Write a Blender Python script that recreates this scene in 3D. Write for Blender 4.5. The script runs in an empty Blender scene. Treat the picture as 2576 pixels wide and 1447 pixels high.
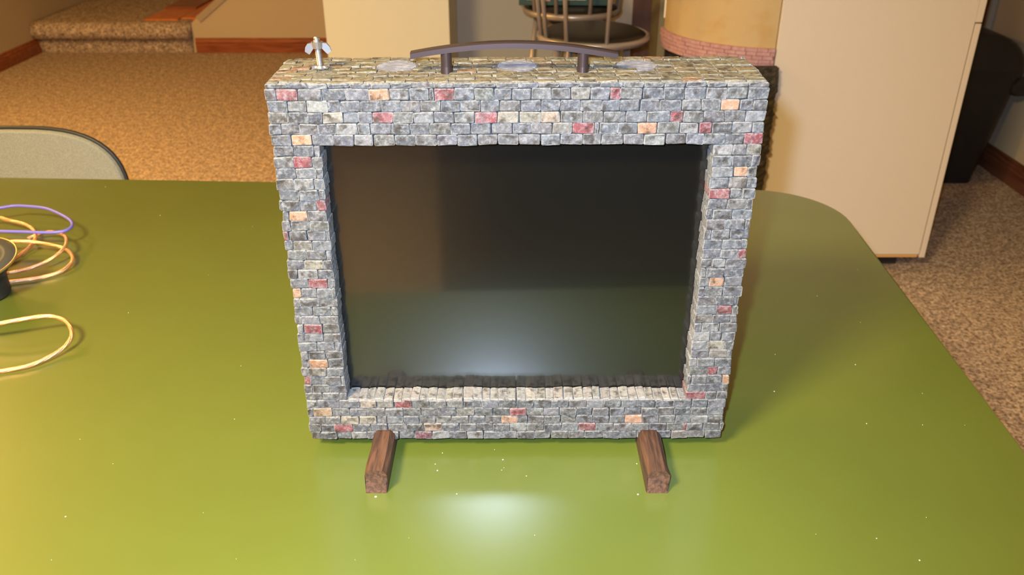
import bpy, bmesh, math, random
from mathutils import Vector, Matrix

# ---------------------------------------------------------------- camera, light, exposure
S = bpy.context.scene
COL = S.collection
CAMZ, TABLE = 1.36, 0.74
F, PITCH = 2180.0, math.radians(27.71)
CP, SP = math.cos(PITCH), math.sin(PITCH)

cam = bpy.data.cameras.new('camera')
cam.sensor_width = 36.0
cam.lens = F / 2576 * 36
cam.clip_start = 0.02
cam.dof.use_dof = True
cam.dof.focus_distance = 0.86
cam.dof.aperture_fstop = 11
camo = bpy.data.objects.new('camera', cam)
camo.location = (0, 0, CAMZ)
camo.rotation_euler = (math.pi / 2 - PITCH, 0, 0)
COL.objects.link(camo)
S.camera = camo

w = bpy.data.worlds.new('world')
S.world = w
w.use_nodes = True
w.node_tree.nodes['Background'].inputs[0].default_value = (1, .62, .3, 1)
w.node_tree.nodes['Background'].inputs[1].default_value = 0.02


def lamp(name, kind, loc, power, color, size=0.1, rot=(0, 0, 0), spot=None):
    l = bpy.data.lights.new(name, kind)
    l.energy = power
    l.color = color
    if kind == 'AREA':
        l.shape = 'DISK'
        l.size = size
    else:
        l.shadow_soft_size = size
    if kind == 'SPOT':
        l.spot_size = math.radians(spot)
        l.spot_blend = 0.9
    o = bpy.data.objects.new(name, l)
    o.location = loc
    o.rotation_euler = rot
    COL.objects.link(o)
    return o


# the camera's own flash, just left of and above the lens
lamp('flash', 'SPOT', (-.045, .0, CAMZ + .05), 130, (.62, .76, 1.0), .012, (math.pi / 2 - PITCH, 0, 0), 96)
# tungsten ceiling lamps of the basement
lamp('ceiling_lamp', 'AREA', (-.9, -.35, 2.36), 185, (1.0, .74, .36), .5)
lamp('ceiling_lamp', 'AREA', (-2.9, 3.0, 2.36), 74, (1.0, .54, .145), .5)
lamp('ceiling_lamp', 'AREA', (-2.5, 1.75, 2.36), 42, (1.0, .62, .2), .5)

S.view_settings.view_transform = 'Standard'
S.view_settings.look = 'None'
S.view_settings.gamma = 1
S.view_settings.use_curve_mapping = False
S.view_settings.exposure = 0.0
S.cycles.use_denoising = True
S.cycles.max_bounces = 8
S.cycles.sample_clamp_indirect = 6


# ---------------------------------------------------------------- helpers
def ray(x, y):
    v = y - 723.5
    return (x - 1288.0, F * CP - v * SP, -(F * SP + v * CP))


def on_y(x, y, Y):
    a, b, c = ray(x, y)
    return Vector((a / b * Y, Y, CAMZ + c / b * Y))


def on_z(x, y, Z):
    a, b, c = ray(x, y)
    t = (Z - CAMZ) / c
    return Vector((a * t, b * t, Z))


def link(o, parent=None):
    COL.objects.link(o)
    if parent is not None:
        o.parent = parent
    return o


def empty(name, loc, label=None, cat=None, group=None, rot=(0, 0, 0)):
    o = bpy.data.objects.new(name, None)
    o.empty_display_size = .05
    o.location = loc
    o.rotation_euler = rot
    COL.objects.link(o)
    if label:
        tag(o, label, cat, group)
    return o


def tag(o, label, cat, group=None):
    o['label'] = label
    o['category'] = cat
    if group:
        o['group'] = group
    return o


def obj(name, bm, mat, parent=None, smooth=False, loc=None, kind=None, recalc=True):
    if recalc:
        bmesh.ops.recalc_face_normals(bm, faces=bm.faces)
    me = bpy.data.meshes.new(name)
    bm.to_mesh(me)
    bm.free()
    me.materials.append(mat)
    if smooth:
        for p in me.polygons:
            p.use_smooth = True
    o = bpy.data.objects.new(name, me)
    if loc is not None:
        o.location = loc
    if kind:
        o['kind'] = kind
    return link(o, parent)


def box(bm, x0, x1, y0, y1, z0, z1, bevel=0.0, seg=2, M=None):
    vs = [bm.verts.new((x, y, z)) for z in (z0, z1) for y in (y0, y1) for x in (x0, x1)]
    fs = [bm.faces.new([vs[i] for i in q]) for q in ((0, 2, 3, 1), (4, 5, 7, 6), (0, 1, 5, 4), (1, 3, 7, 5), (3, 2, 6, 7), (2, 0, 4, 6))]
    if bevel:
        es = list({e for f in fs for e in f.edges})
        r = bmesh.ops.bevel(bm, geom=es, offset=bevel, segments=seg, affect='EDGES', profile=.5)
        vs = list({v for f in r['faces'] for v in f.verts} | {v for v in vs if v.is_valid})
    if M is not None:
        bmesh.ops.transform(bm, matrix=M, verts=[v for v in vs if v.is_valid])
    return bm


def B(*a, **k):
    return box(bmesh.new(), *a, **k)


def lathe(bm, prof, n=32, c=(0, 0), M=None):
    """Profile [(r, z)] turned about z."""
    rings = []
    for r, z in prof:
        if r < 1e-6:
            rings.append([bm.verts.new((c[0], c[1], z))])
        else:
            rings.append([bm.verts.new((c[0] + r * math.cos(2 * math.pi * i / n), c[1] + r * math.sin(2 * math.pi * i / n), z)) for i in range(n)])
    for a, b in zip(rings, rings[1:]):
        for i in range(n):
            j = (i + 1) % n
            if len(a) == 1 and len(b) == 1:
                continue
            if len(a) == 1:
                bm.faces.new((a[0], b[i], b[j]))
            elif len(b) == 1:
                bm.faces.new((a[i], a[j], b[0]))
            else:
                bm.faces.new((a[i], a[j], b[j], b[i]))
    if M is not None:
        bmesh.ops.transform(bm, matrix=M, verts=[v for r in rings for v in r])
    return bm


def tube(bm, pts, r, n=8, closed=False, cap=True):
    pts = [Vector(p) for p in pts]
    m = len(pts)
    rings, up = [], None
    for i, p in enumerate(pts):
        a = pts[(i - 1) % m] if (closed or i > 0) else p
        b = pts[(i + 1) % m] if (closed or i < m - 1) else p
        t = (b - a).normalized()
        if up is None:
            up = Vector((0, 0, 1)) if abs(t.z) < .9 else Vector((1, 0, 0))
        s = t.cross(up).normalized()
        up = s.cross(t).normalized()
        rr = r[i] if isinstance(r, (list, tuple)) else r
        rings.append([bm.verts.new(p + rr * (math.cos(2 * math.pi * k / n) * s + math.sin(2 * math.pi * k / n) * up)) for k in range(n)])
    for i in range(m if closed else m - 1):
        a, b = rings[i], rings[(i + 1) % m]
        for k in range(n):
            bm.faces.new((a[k], a[(k + 1) % n], b[(k + 1) % n], b[k]))
    if cap and not closed:
        bm.faces.new(rings[0][::-1])
        bm.faces.new(rings[-1])
    return bm


def spline(pts, k=6, closed=False):
    pts = [Vector(p) for p in pts]
    n, out = len(pts), []
    for i in range(n if closed else n - 1):
        g = lambda j: pts[j % n] if closed else pts[min(max(j, 0), n - 1)]
        p0, p1, p2, p3 = g(i - 1), g(i), g(i + 1), g(i + 2)
        for s in range(k):
            t = s / k
            out.append(.5 * (2 * p1 + (p2 - p0) * t + (2 * p0 - 5 * p1 + 4 * p2 - p3) * t * t + (3 * p1 - p0 - 3 * p2 + p3) * t ** 3))
    if not closed:
        out.append(pts[-1])
    return out


# ---------------------------------------------------------------- materials
def mat(name):
    m = bpy.data.materials.new(name)
    m.use_nodes = True
    nt = m.node_tree
    return m, nt, nt.nodes, nt.links, nt.nodes['Principled BSDF']


def plain(name, col, rough=.5, metal=0.0, noise=None, bump=0.0, bscale=200, spec=.5, stretch=None):
    """noise = (scale, second colour, low, high): two-colour mottling."""
    m, nt, N, L, b = mat(name)
    b.inputs['Base Color'].default_value = (*col, 1)
    b.inputs['Roughness'].default_value = rough
    b.inputs['Metallic'].default_value = metal
    b.inputs['Specular IOR Level'].default_value = spec
    tc = N.new('ShaderNodeTexCoord')
    src = tc.outputs['Object']
    if stretch:
        mp = N.new('ShaderNodeMapping')
        mp.inputs['Scale'].default_value = stretch
        L.new(src, mp.inputs[0])
        src = mp.outputs[0]
    if noise:
        n = N.new('ShaderNodeTexNoise')
        n.inputs['Scale'].default_value = noise[0]
        n.inputs['Detail'].default_value = 5
        L.new(src, n.inputs['Vector'])
        r = N.new('ShaderNodeValToRGB')
        r.color_ramp.elements[0].position = noise[2]
        r.color_ramp.elements[1].position = noise[3]
        r.color_ramp.elements[0].color = (*col, 1)
        r.color_ramp.elements[1].color = (*noise[1], 1)
        L.new(n.outputs['Fac'], r.inputs[0])
        L.new(r.outputs[0], b.inputs['Base Color'])
    if bump:
        n2 = N.new('ShaderNodeTexNoise')
        n2.inputs['Scale'].default_value = bscale
        n2.inputs['Detail'].default_value = 4
        L.new(src, n2.inputs['Vector'])
        bp = N.new('ShaderNodeBump')
        bp.inputs['Strength'].default_value = bump
        bp.inputs['Distance'].default_value = .002
        L.new(n2.outputs['Fac'], bp.inputs['Height'])
        L.new(bp.outputs[0], b.inputs['Normal'])
    return m


def stone_material():
    """Painted cast bricks: tint from the mesh (rgb), dry-brushed edges (alpha), dark blotches and pale streaks."""
    m, nt, N, L, b = mat('painted_stone')
    b.inputs['Roughness'].default_value = .75
    b.inputs['Specular IOR Level'].default_value = .25
    at = N.new('ShaderNodeAttribute')
    at.attribute_name = 'tint'
    tc = N.new('ShaderNodeTexCoord')
    oi = N.new('ShaderNodeObjectInfo')
    ml = N.new('ShaderNodeMath'); ml.operation = 'MULTIPLY'; ml.inputs[1].default_value = 37.0
    L.new(oi.outputs['Random'], ml.inputs[0])
    ad = N.new('ShaderNodeVectorMath'); ad.operation = 'ADD'
    L.new(tc.outputs['Object'], ad.inputs[0])
    L.new(ml.outputs[0], ad.inputs[1])

    def noise(scale, detail, lo, hi, rough=.6):
        n = N.new('ShaderNodeTexNoise')
        n.inputs['Scale'].default_value = scale
        n.inputs['Detail'].default_value = detail
        n.inputs['Roughness'].default_value = rough
        L.new(ad.outputs[0], n.inputs['Vector'])
        r = N.new('ShaderNodeMapRange')
        r.inputs['From Min'].default_value = lo
        r.inputs['From Max'].default_value = hi
        L.new(n.outputs['Fac'], r.inputs['Value'])
        return r.outputs[0], n.outputs['Fac']

    def mix(a, bcol, fac, mode='MIX'):
        x = N.new('ShaderNodeMix'); x.data_type = 'RGBA'; x.blend_type = mode
        L.new(fac, x.inputs['Factor'])
        L.new(a, x.inputs['A'])
        if isinstance(bcol, tuple):
            x.inputs['B'].default_value = (*bcol, 1)
        else:
            L.new(bcol, x.inputs['B'])
        return x.outputs['Result']

    def mul(a, k):
        x = N.new('ShaderNodeMath'); x.operation = 'MULTIPLY'; x.use_clamp = True
        L.new(a, x.inputs[0])
        if isinstance(k, float):
            x.inputs[1].default_value = k
        else:
            L.new(k, x.inputs[1])
        return x.outputs[0]

    pale, _ = noise(260, 6, .47, .75, .7)
    dark, _ = noise(105, 4, .50, .64)
    grit, graw = noise(700, 3, .3, .7)
    c = at.outputs['Color']
    c = mix(c, (.035, .033, .035), mul(grit, .38))
    c = mix(c, (.27, .275, .265), mul(pale, .6))
    inner = N.new('ShaderNodeMath'); inner.operation = 'SUBTRACT'; inner.inputs[0].default_value = 1.0
    L.new(at.outputs['Alpha'], inner.inputs[1])
    c = mix(c, (.022, .016, .010), mul(mul(dark, inner.outputs[0]), .8))
    edge, _ = noise(320, 3, .36, .55)
    c = mix(c, (.30, .30, .285), mul(mul(at.outputs['Alpha'], edge), .5))
    L.new(c, b.inputs['Base Color'])
    bp = N.new('ShaderNodeBump')
    bp.inputs['Strength'].default_value = .75
    bp.inputs['Distance'].default_value = .0013
    n3 = N.new('ShaderNodeTexNoise')
    n3.inputs['Scale'].default_value = 220
    n3.inputs['Detail'].default_value = 8
    L.new(ad.outputs[0], n3.inputs['Vector'])
    L.new(n3.outputs['Fac'], bp.inputs['Height'])
    L.new(bp.outputs[0], b.inputs['Normal'])
    return m


def carpet_material():
    m, nt, N, L, b = mat('berber_carpet')
    b.inputs['Roughness'].default_value = .95
    b.inputs['Specular IOR Level'].default_value = .1
    tc = N.new('ShaderNodeTexCoord')

    def ramp(scale, stops, detail=3):
        n = N.new('ShaderNodeTexNoise')
        n.inputs['Scale'].default_value = scale
        n.inputs['Detail'].default_value = detail
        n.inputs['Roughness'].default_value = .7
        L.new(tc.outputs['Object'], n.inputs['Vector'])
        r = N.new('ShaderNodeValToRGB')
        e = r.color_ramp.elements
        for i, (p, col) in enumerate(stops):
            x = e[i] if i < 2 else e.new(p)
            x.position = p
            x.color = (*col, 1)
        L.new(n.outputs['Fac'], r.inputs[0])
        return r.outputs[0], n.outputs['Fac']
    c1, f1 = ramp(95, [(.36, (.16, .12, .095)), (.62, (.74, .62, .50)), (.47, (.44, .35, .27)), (.53, (.57, .47, .375))])
    c2, f2 = ramp(30, [(.35, (.62, .58, .56)), (.65, (1.1, 1.05, 1.0))])
    x = N.new('ShaderNodeMix'); x.data_type = 'RGBA'; x.blend_type = 'MULTIPLY'
    x.inputs['Factor'].default_value = 1
    L.new(c1, x.inputs['A']); L.new(c2, x.inputs['B'])
    L.new(x.outputs['Result'], b.inputs['Base Color'])
    bp = N.new('ShaderNodeBump')
    bp.inputs['Strength'].default_value = .8
    bp.inputs['Distance'].default_value = .008
    L.new(f1, bp.inputs['Height'])
    L.new(bp.outputs[0], b.inputs['Normal'])
    return m


def wood(name, c1, c2, rough=.45, scale=(3, 30, 30), bump=.15):
    m, nt, N, L, b = mat(name)
    b.inputs['Roughness'].default_value = rough
    tc = N.new('ShaderNodeTexCoord')
    mp = N.new('ShaderNodeMapping')
    mp.inputs['Scale'].default_value = scale
    L.new(tc.outputs['Object'], mp.inputs[0])
    n = N.new('ShaderNodeTexNoise')
    n.inputs['Scale'].default_value = 4
    n.inputs['Detail'].default_value = 7
    n.inputs['Distortion'].default_value = .6
    L.new(mp.outputs[0], n.inputs['Vector'])
    r = N.new('ShaderNodeValToRGB')
    r.color_ramp.elements[0].position = .35
    r.color_ramp.elements[1].position = .68
    r.color_ramp.elements[0].color = (*c1, 1)
    r.color_ramp.elements[1].color = (*c2, 1)
    L.new(n.outputs['Fac'], r.inputs[0])
    L.new(r.outputs[0], b.inputs['Base Color'])
    bp = N.new('ShaderNodeBump')
    bp.inputs['Strength'].default_value = bump
    bp.inputs['Distance'].default_value = .002
    L.new(n.outputs['Fac'], bp.inputs['Height'])
    L.new(bp.outputs[0], b.inputs['Normal'])
    return m


def table_material():
    m, nt, N, L, b = mat('green_paint')
    b.inputs['Specular IOR Level'].default_value = .5
    tc = N.new('ShaderNodeTexCoord')
    n = N.new('ShaderNodeTexNoise')
    n.inputs['Scale'].default_value = 5
    n.inputs['Detail'].default_value = 6
    L.new(tc.outputs['Object'], n.inputs['Vector'])
    r = N.new('ShaderNodeValToRGB')
    r.color_ramp.elements[0].position = .3
    r.color_ramp.elements[1].position = .7
    r.color_ramp.elements[0].color = (.078, .104, .014, 1)
    r.color_ramp.elements[1].color = (.086, .114, .016, 1)
    L.new(n.outputs['Fac'], r.inputs[0])
    # faint fine scratches
    mp = N.new('ShaderNodeMapping')
    mp.inputs['Scale'].default_value = (3, 60, 1)
    mp.inputs['Rotation'].default_value = (0, 0, .35)
    L.new(tc.outputs['Object'], mp.inputs[0])
    n2 = N.new('ShaderNodeTexNoise')
    n2.inputs['Scale'].default_value = 3
    n2.inputs['Detail'].default_value = 3
    L.new(mp.outputs[0], n2.inputs['Vector'])
    mr = N.new('ShaderNodeMapRange')
    mr.inputs['From Min'].default_value = .3
    mr.inputs['From Max'].default_value = .7
    mr.inputs['To Min'].default_value = .19
    mr.inputs['To Max'].default_value = .21
    L.new(n2.outputs['Fac'], mr.inputs['Value'])
    L.new(mr.outputs[0], b.inputs['Coat Roughness'])
    b.inputs['Roughness'].default_value = .42
    b.inputs['Coat Weight'].default_value = 1
    b.inputs['Coat IOR'].default_value = 1.7
    L.new(r.outputs[0], b.inputs['Base Color'])
    return m


M_stone = stone_material()
M_carpet = carpet_material()
M_table = table_material()
M_mortar = plain('dark_mortar', (.012, .013, .018), .9, noise=(300, (.025, .027, .033), .4, .6), bump=.4)
M_screen, _t, _n, _l, _p = mat('lcd_panel')
_p.inputs['Base Color'].default_value = (.004, .0042, .0037, 1)
_p.inputs['Roughness'].default_value = .9
_p.inputs['Specular IOR Level'].default_value = 0
_g = _n.new('ShaderNodeBsdfGlossy')
_g.distribution = 'BECKMANN'
_g.inputs['Roughness'].default_value = .235
_h = _n.new('ShaderNodeBsdfGlossy')
_h.distribution = 'BECKMANN'
_h.inputs['Roughness'].default_value = .07
_y = _n.new('ShaderNodeMixShader')
_y.inputs[0].default_value = .36
_l.new(_g.outputs[0], _y.inputs[1]); _l.new(_h.outputs[0], _y.inputs[2])
_f = _n.new('ShaderNodeFresnel')
_f.inputs['IOR'].default_value = 2.05
_x = _n.new('ShaderNodeMixShader')
_l.new(_f.outputs[0], _x.inputs[0]); _l.new(_p.outputs[0], _x.inputs[1]); _l.new(_y.outputs[0], _x.inputs[2])
_l.new(_x.outputs[0], _n['Material Output'].inputs[0])
M_bezel = plain('black_plastic', (.012, .012, .012), .45)
M_bronze = plain('brushed_bronze', (.082, .058, .055), .33, metal=.8)
M_zinc = plain('zinc_plated_steel', (.60, .60, .60), .3, metal=.97)
M_vent = plain('grey_painted_metal', (.10, .095, .10), .55, metal=.1, noise=(150, (.17, .165, .17), .45, .7))
M_peg = wood('weathered_wood', (.030, .013, .007), (.098, .044, .021), .6, (60, 6, 60), .5)
M_wall = plain('beige_wall_paint', (.52, .43, .29), .8, bump=.05)
M_wallgrey = plain('grey_wall_paint', (.50, .455, .36), .85, bump=.05)
M_ceiling = plain('ceiling_white', (.75, .72, .66), .9)
M_base = wood('stained_oak_trim', (.19, .045, .014), (.34, .095, .03), .4, (1.5, 12, 12))
M_basedark = wood('dark_stained_trim', (.10, .035, .02), (.17, .065, .035), .4, (12, 1.5, 12))
M_plank = wood('red_oak_floor', (.52, .13, .022), (.72, .22, .045), .35, (12, 1.5, 12))
M_column = plain('cream_laminate', (.64, .62, .47), .55)
M_laminate = plain('almond_laminate', (.70, .62, .50), .5)
M_rawedge = plain('raw_board_edge', (.62, .36, .13), .7)
M_seam = plain('brown_seam', (.16, .09, .04), .7)
M_toe = plain('toe_kick_black', (.02, .018, .016), .7)
M_fabric = plain('grey_green_upholstery', (.20, .205, .165), .9, noise=(420, (.26, .262, .215), .4, .6), bump=.3, bscale=500)
M_piping = plain('black_piping', (.012, .012, .012), .5)
M_chrome = plain('brushed_nickel', (.40, .355, .32), .33, metal=.55)
M_vinyl = plain('black_vinyl', (.010, .0095, .009), .42)
M_stucco = plain('yellow_stucco', (.50, .375, .185), .85, noise=(9, (.46, .29, .09), .5, .72), bump=.3, bscale=60)
M_pink = plain('pink_stone', (.44, .235, .235), .8, noise=(60, (.52, .32, .31), .4, .65), bump=.3, bscale=120)
M_whiteedge = plain('white_foam_edge', (.85, .78, .66), .7)
M_rock = plain('dark_rough_rock', (.028, .022, .014), .95, noise=(60, (.06, .05, .03), .5, .7), bump=.6, bscale=80)
M_brown = wood('brown_door_wood', (.085, .036, .017), (.13, .055, .028), .5, (12, 12, 1.2))
M_post = plain('khaki_post_paint', (.30, .245, .12), .7)
M_bin = plain('black_bin_plastic', (.013, .012, .013), .42)
M_copper = plain('bare_copper_strands', (.90, .46, .24), .27, metal=.9, noise=(30, (.98, .62, .38), .4, .6), bump=.5, bscale=900, stretch=(1, 1, 1))
M_purple = plain('purple_insulation', (.14, .12, .48), .45)
M_gold = plain('brass_rim', (.75, .58, .28), .3, metal=.9)
M_cone = plain('grey_speaker_cone', (.045, .045, .038), .6)
M_magnet = plain('dark_magnet', (.02, .02, .018), .5)
M_gamegreen = plain('dark_green_print', (.018, .05, .028), .45)
M_dust = plain('pale_crumb', (.75, .75, .62), .8)
P_cream = plain('cream_print', (.62, .55, .42), .5)
P_orange = plain('orange_print', (.62, .28, .08), .5)
P_teal = plain('teal_print', (.16, .34, .30), .5)
P_pink = plain('rose_print', (.45, .26, .24), .5)
M_tablewood = plain('dark_table_leg', (.05, .045, .03), .6)

# ---------------------------------------------------------------- room shell
X_L, X_R, Y_B, Y_N = -3.29, 2.17, 6.12, -2.6


def struct(name, bm, m, parent=None, **k):
    o = obj(name, bm, m, parent, **k)
    if parent is None:
        o['kind'] = 'structure'
    return o


struct('floor', B(X_L - .1, X_R + .1, -6.2, 8.3, -.1, 0), M_carpet)
struct('ceiling', B(X_L - .1, X_R + .1, -6.2, 8.3, 2.4, 2.5), M_ceiling)
struct('wall_left', B(X_L - .1, X_L, -6.2, 8.3, 0, 2.4), M_wall)
struct('wall_right', B(X_R, X_R + .1, -6.2, 4.02, 0, 2.4), M_wallgrey)
STX = -2.215                                    # right side of the stair opening
bm = bmesh.new()                                   # wall under the stair flight that climbs to the right
zd0, zd1 = .234, .234 + .76 * (-.27 + 2.161)
pol = [(-2.215, 0), (-.27, 0), (-.27, zd1), (-2.161, zd0), (-2.205, .20)]
fr = [bm.verts.new((x, Y_B, z)) for x, z in pol]
bk = [bm.verts.new((x, Y_B + .06, z)) for x, z in pol]
bm.faces.new(fr); bm.faces.new(bk[::-1])
for k in range(5):
    bm.faces.new((fr[k], fr[(k + 1) % 5], bk[(k + 1) % 5], bk[k]))
struct('wall_back', bm, M_wall)
bm = bmesh.new()                                   # pale capping along its sloping edge
dv = Vector((1, 0, .76)).normalized()
nv = Vector((-dv.z, 0, dv.x))
L_ = (-.27 + 2.161) / dv.x
q = [Vector((-2.161, Y_B, zd0)) + dv * a_ + nv * b_ for a_, b_ in ((0, -.035), (L_, -.035), (L_, .008), (0, .008))]
fr = [bm.verts.new(p_ + Vector((0, -.012, 0))) for p_ in q]
bk = [bm.verts.new(p_ + Vector((0, .07, 0))) for p_ in q]
bm.faces.new(fr); bm.faces.new(bk[::-1])
for k in range(4):
    bm.faces.new((fr[k], fr[(k + 1) % 4], bk[(k + 1) % 4], bk[k]))
struct('trim_3', bm, plain('pale_trim', (.40, .32, .22), .6))
struct('wall_landing', B(X_L, -.27, 7.4, 7.5, 0, 2.4), M_wall)
struct('wall_rear', B(-.27, X_R + .1, 4.02, 4.12, 0, 2.4), M_wallgrey)
struct('wall_passage', B(-.37, -.27, 4.02, 7.4, 0, 2.4), M_wallgrey)
struct('wall_near', B(X_L, -.42, Y_N - .1, Y_N, 0, 2.4), M_brown)
struct('wall_hall', B(-.42, X_R, -6.2, -6.1, 0, 2.4), M_brown)
struct('wall_hallside', B(-.52, -.42, -6.1, Y_N - .1, 0, 2.4), M_wallgrey)

struct('unseen_dark_slab', B(-.225, 1.7, -.95, -.85, 0, 1.0), plain('reflection_slab_dark', (.02, .02, .02), .8))  # unseen slab added behind the camera to darken the screen's reflection


def baseboard(name, p0, p1, nrm, m, h=.082):
    """Moulded skirting from p0 to p1 on the floor; nrm points into the room."""
    p0, p1, nrm = Vector((*p0, 0)), Vector((*p1, 0)), Vector((*nrm, 0))
    prof = [(0, 0), (.014, 0), (.014, h * .62), (.010, h * .66), (.012, h * .74), (.007, h * .82), (.006, h * .95), (0, h)]
    bm = bmesh.new()
    a = [bm.verts.new(p0 + nrm * d + Vector((0, 0, z))) for d, z in prof]
    b = [bm.verts.new(p1 + nrm * d + Vector((0, 0, z))) for d, z in prof]
    for i in range(len(prof)):
        j = (i + 1) % len(prof)
        bm.faces.new((a[i], a[j], b[j], b[i]))
    bm.faces.new(a); bm.faces.new(b)
    return struct(name, bm, m)


baseboard('baseboard_left', (X_L, -2.5), (X_L, Y_B), (1, 0), M_base, .10)
baseboard('baseboard_back', (STX + .02, Y_B), (-.4, Y_B), (0, -1), M_base, .10)
baseboard('baseboard_right', (X_R, -2.5), (X_R, 4.0), (-1, 0), M_basedark, .11)

# cream end panel of the bar, in front of the rear wall
colX0, colX1 = on_y(812, 0, 3.5).x, on_y(1128, 0, 3.5).x
struct('pillar_cream', B(colX0, colX1, 3.5, 4.02, 0, 2.4), M_column)['label'] = 'cream painted pillar behind the wing bolt and handle'

# stairs: one carpeted step up to a landing, part carpet and part red oak
ST = empty('carpeted_step', (-2.75, Y_B, 0), 'brown speckled carpeted bottom step with rounded nosing by the left wall', 'stair')
loc0 = Vector((-2.75, Y_B, 0))


def local(bm, o):
    bmesh.ops.translate(bm, verts=bm.verts, vec=-Vector(o.location))
    return bm


bm = bmesh.new()
prof = [(0, 0), (-.01, .05), (-.012, .095)]                    # riser, then padded nosing
for i in range(9):
    a = -math.pi / 2 - i * math.pi / 8
    prof.append((-.025 + .055 * math.cos(a) * 1.0, .152 + .058 * math.sin(a)))
prof += [(.03, .213), (.5, .213), (1.2, .213)]
rows = []
for d, z in prof:
    rows.append([bm.verts.new((X_L + .005 + (STX - X_L - .01) * k / 24, Y_B + d + .006 * math.sin(k * 2.1 + z * 60) * (1 if z > 0 else 0), z)) for k in range(25)])
for a, b in zip(rows, rows[1:]):
    for k in range(24):
        bm.faces.new((a[k], a[k + 1], b[k + 1], b[k]))
for side in (0, 24):
    try:
        bm.faces.new([r[side] for r in rows])
    except Exception:
        pass
obj('carpet_tread', local(bm, ST), M_carpet, ST, smooth=True)
wx = on_z(376, 45, .213).x
for x0, x1, y0, y1, z, m_ in ((wx, -2.302, Y_B + .02, Y_B + .42, .222, M_plank), (wx, -2.302, Y_B + .423, Y_B + 1.2, .232, M_base), (-2.299, -1.75, Y_B + .075, Y_B + 1.2, .222, M_plank)):
    obj('plank', local(B(x0, x1, y0, y1, .19, z, bevel=.003), ST), m_, ST)

# rear door and post right of the bar stools
dx0 = on_y(1594, 0, 4.0).x
DR = struct('door_1', B(dx0, dx0 + .82, 3.985, 4.02, 0, 2.05, bevel=.003), M_brown)
for (a, b, c, d) in ((.09, .37, .15, .9), (.45, .73, .15, .9), (.09, .37, 1.05, 1.9), (.45, .73, 1.05, 1.9)):
    obj('panel', B(dx0 + a, dx0 + b, 3.978, 3.986, c, d, bevel=.004), M_brown, DR)
cx = on_y(2486, 0, 4.0).x
struct('trim_1', B(cx - .06, cx + .006, 3.99, 4.02, 0, 2.1, bevel=.004), M_basedark)
px0, px1 = on_y(1662, 0, 3.75).x, on_y(1683, 0, 3.75).x
struct('trim_2', B(px0, px1, 3.75, 3.98, 0, 2.4, bevel=.004), M_post)['label'] = 'khaki painted post between brown door and yellow tower'

# ---------------------------------------------------------------- almond cabinet
cY = 2.70
c0, c1 = on_y(1972, 0, cY).x, on_y(2484, 0, cY).x
zb = on_y(2300, 644, cY).z
CAB = empty('cabinet', ((c0 + c1) / 2, cY + .3, 0), 'tall almond laminate cabinet beyond the right table corner', 'cabinet')
st0 = on_y(2453, 57, cY).x
zs = on_y(2460, 57, cY).z
obj('end_panel', local(B(c0, st0, cY, cY + .62, zb + .006, 2.1, bevel=.0015), CAB), M_laminate, CAB)
obj('stile', local(B(st0 + .0022, c1, cY - .0015, cY + .62, zb - .006, zs - .003, bevel=.0015), CAB), M_laminate, CAB)
obj('upper_stile', local(B(st0 + .0005, c1, cY - .0005, cY + .62, zs + .001, 2.1, bevel=.001), CAB), M_laminate, CAB)
obj('seam', local(B(st0 - .001, c1 - .002, cY + .002, cY + .6, zb + .02, zs + .0015), CAB), M_seam, CAB)
obj('bottom_edge', local(B(c0 + .01, st0 - .004, cY + .003, cY + .6, zb - .006, zb + .006), CAB), M_rawedge, CAB)
obj('toe_kick', local(B(c0 + .05, c1 - .06, cY + .07, cY + .6, 0, zb - .006), CAB), M_toe, CAB)

# ---------------------------------------------------------------- yellow tower with pink brick band
tcx, tcy, tr = .8505, 3.035, .3285
T = empty('castle_tower', (tcx, tcy, 0), 'yellow stucco tower section with pink brick band beside almond cabinet', 'tower model')
zt0, zt1 = on_y(1950, 170, tcy - tr).z, on_y(1957, 122, tcy - tr).z


def arc_panel(bm, r0, r1, a0, a1, z0, z1, n):
    A = []
    for i in range(n + 1):
        a = a0 + (a1 - a0) * i / n
        A.append([bm.verts.new((r * math.cos(a), r * math.sin(a), z)) for r, z in ((r0, z0), (r1, z0), (r1, z1), (r0, z1))])
    for p, q in zip(A, A[1:]):
        for k in range(4):
            bm.faces.new((p[k], p[(k + 1) % 4], q[(k + 1) % 4], q[k]))
    bm.faces.new(A[0]); bm.faces.new(A[-1])
    return bm


AL, AR = math.radians(178), math.radians(263.2)
obj('wall_shell', arc_panel(bmesh.new(), tr - .02, tr, AL, AR, zt1 - .01, 1.25, 40), M_stucco, T)
obj('edge_strip', arc_panel(bmesh.new(), tr - .019, tr + .004, AL - .016, AL, zt1 + .03, 1.25, 1), M_whiteedge, T)
obj('core_drum', arc_panel(bmesh.new(), tr - .04, tr - .022, AL, math.radians(261.5), 0, zt0 + .02, 30), M_rock, T)
obj('mortar_band', arc_panel(bmesh.new(), tr - .02, tr + .006, AL, AR, zt0 + .001, zt1 - .001, 40), plain('pink_mortar', (.30, .13, .115), .9), T)
rng = random.Random(5)
nr = 5
for k in range(nr):
    za, zbk = zt0 + (zt1 - zt0) * k / nr, zt0 + (zt1 - zt0) * (k + 1) / nr
    a = AL
    first = True
    while a < AR - .02:
        wd = (.036 + rng.uniform(-.006, .006)) / tr * (.5 if first and k % 2 else 1)
        first = False
        e = min(a + wd, AR)
        pr = rng.uniform(.009, .0125)
        obj('pink_brick', arc_panel(bmesh.new(), tr - .002, tr + pr, a + .0025, e - .0025, za + .0006, zbk - .0006, 1), M_pink, T)
        a = e

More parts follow.
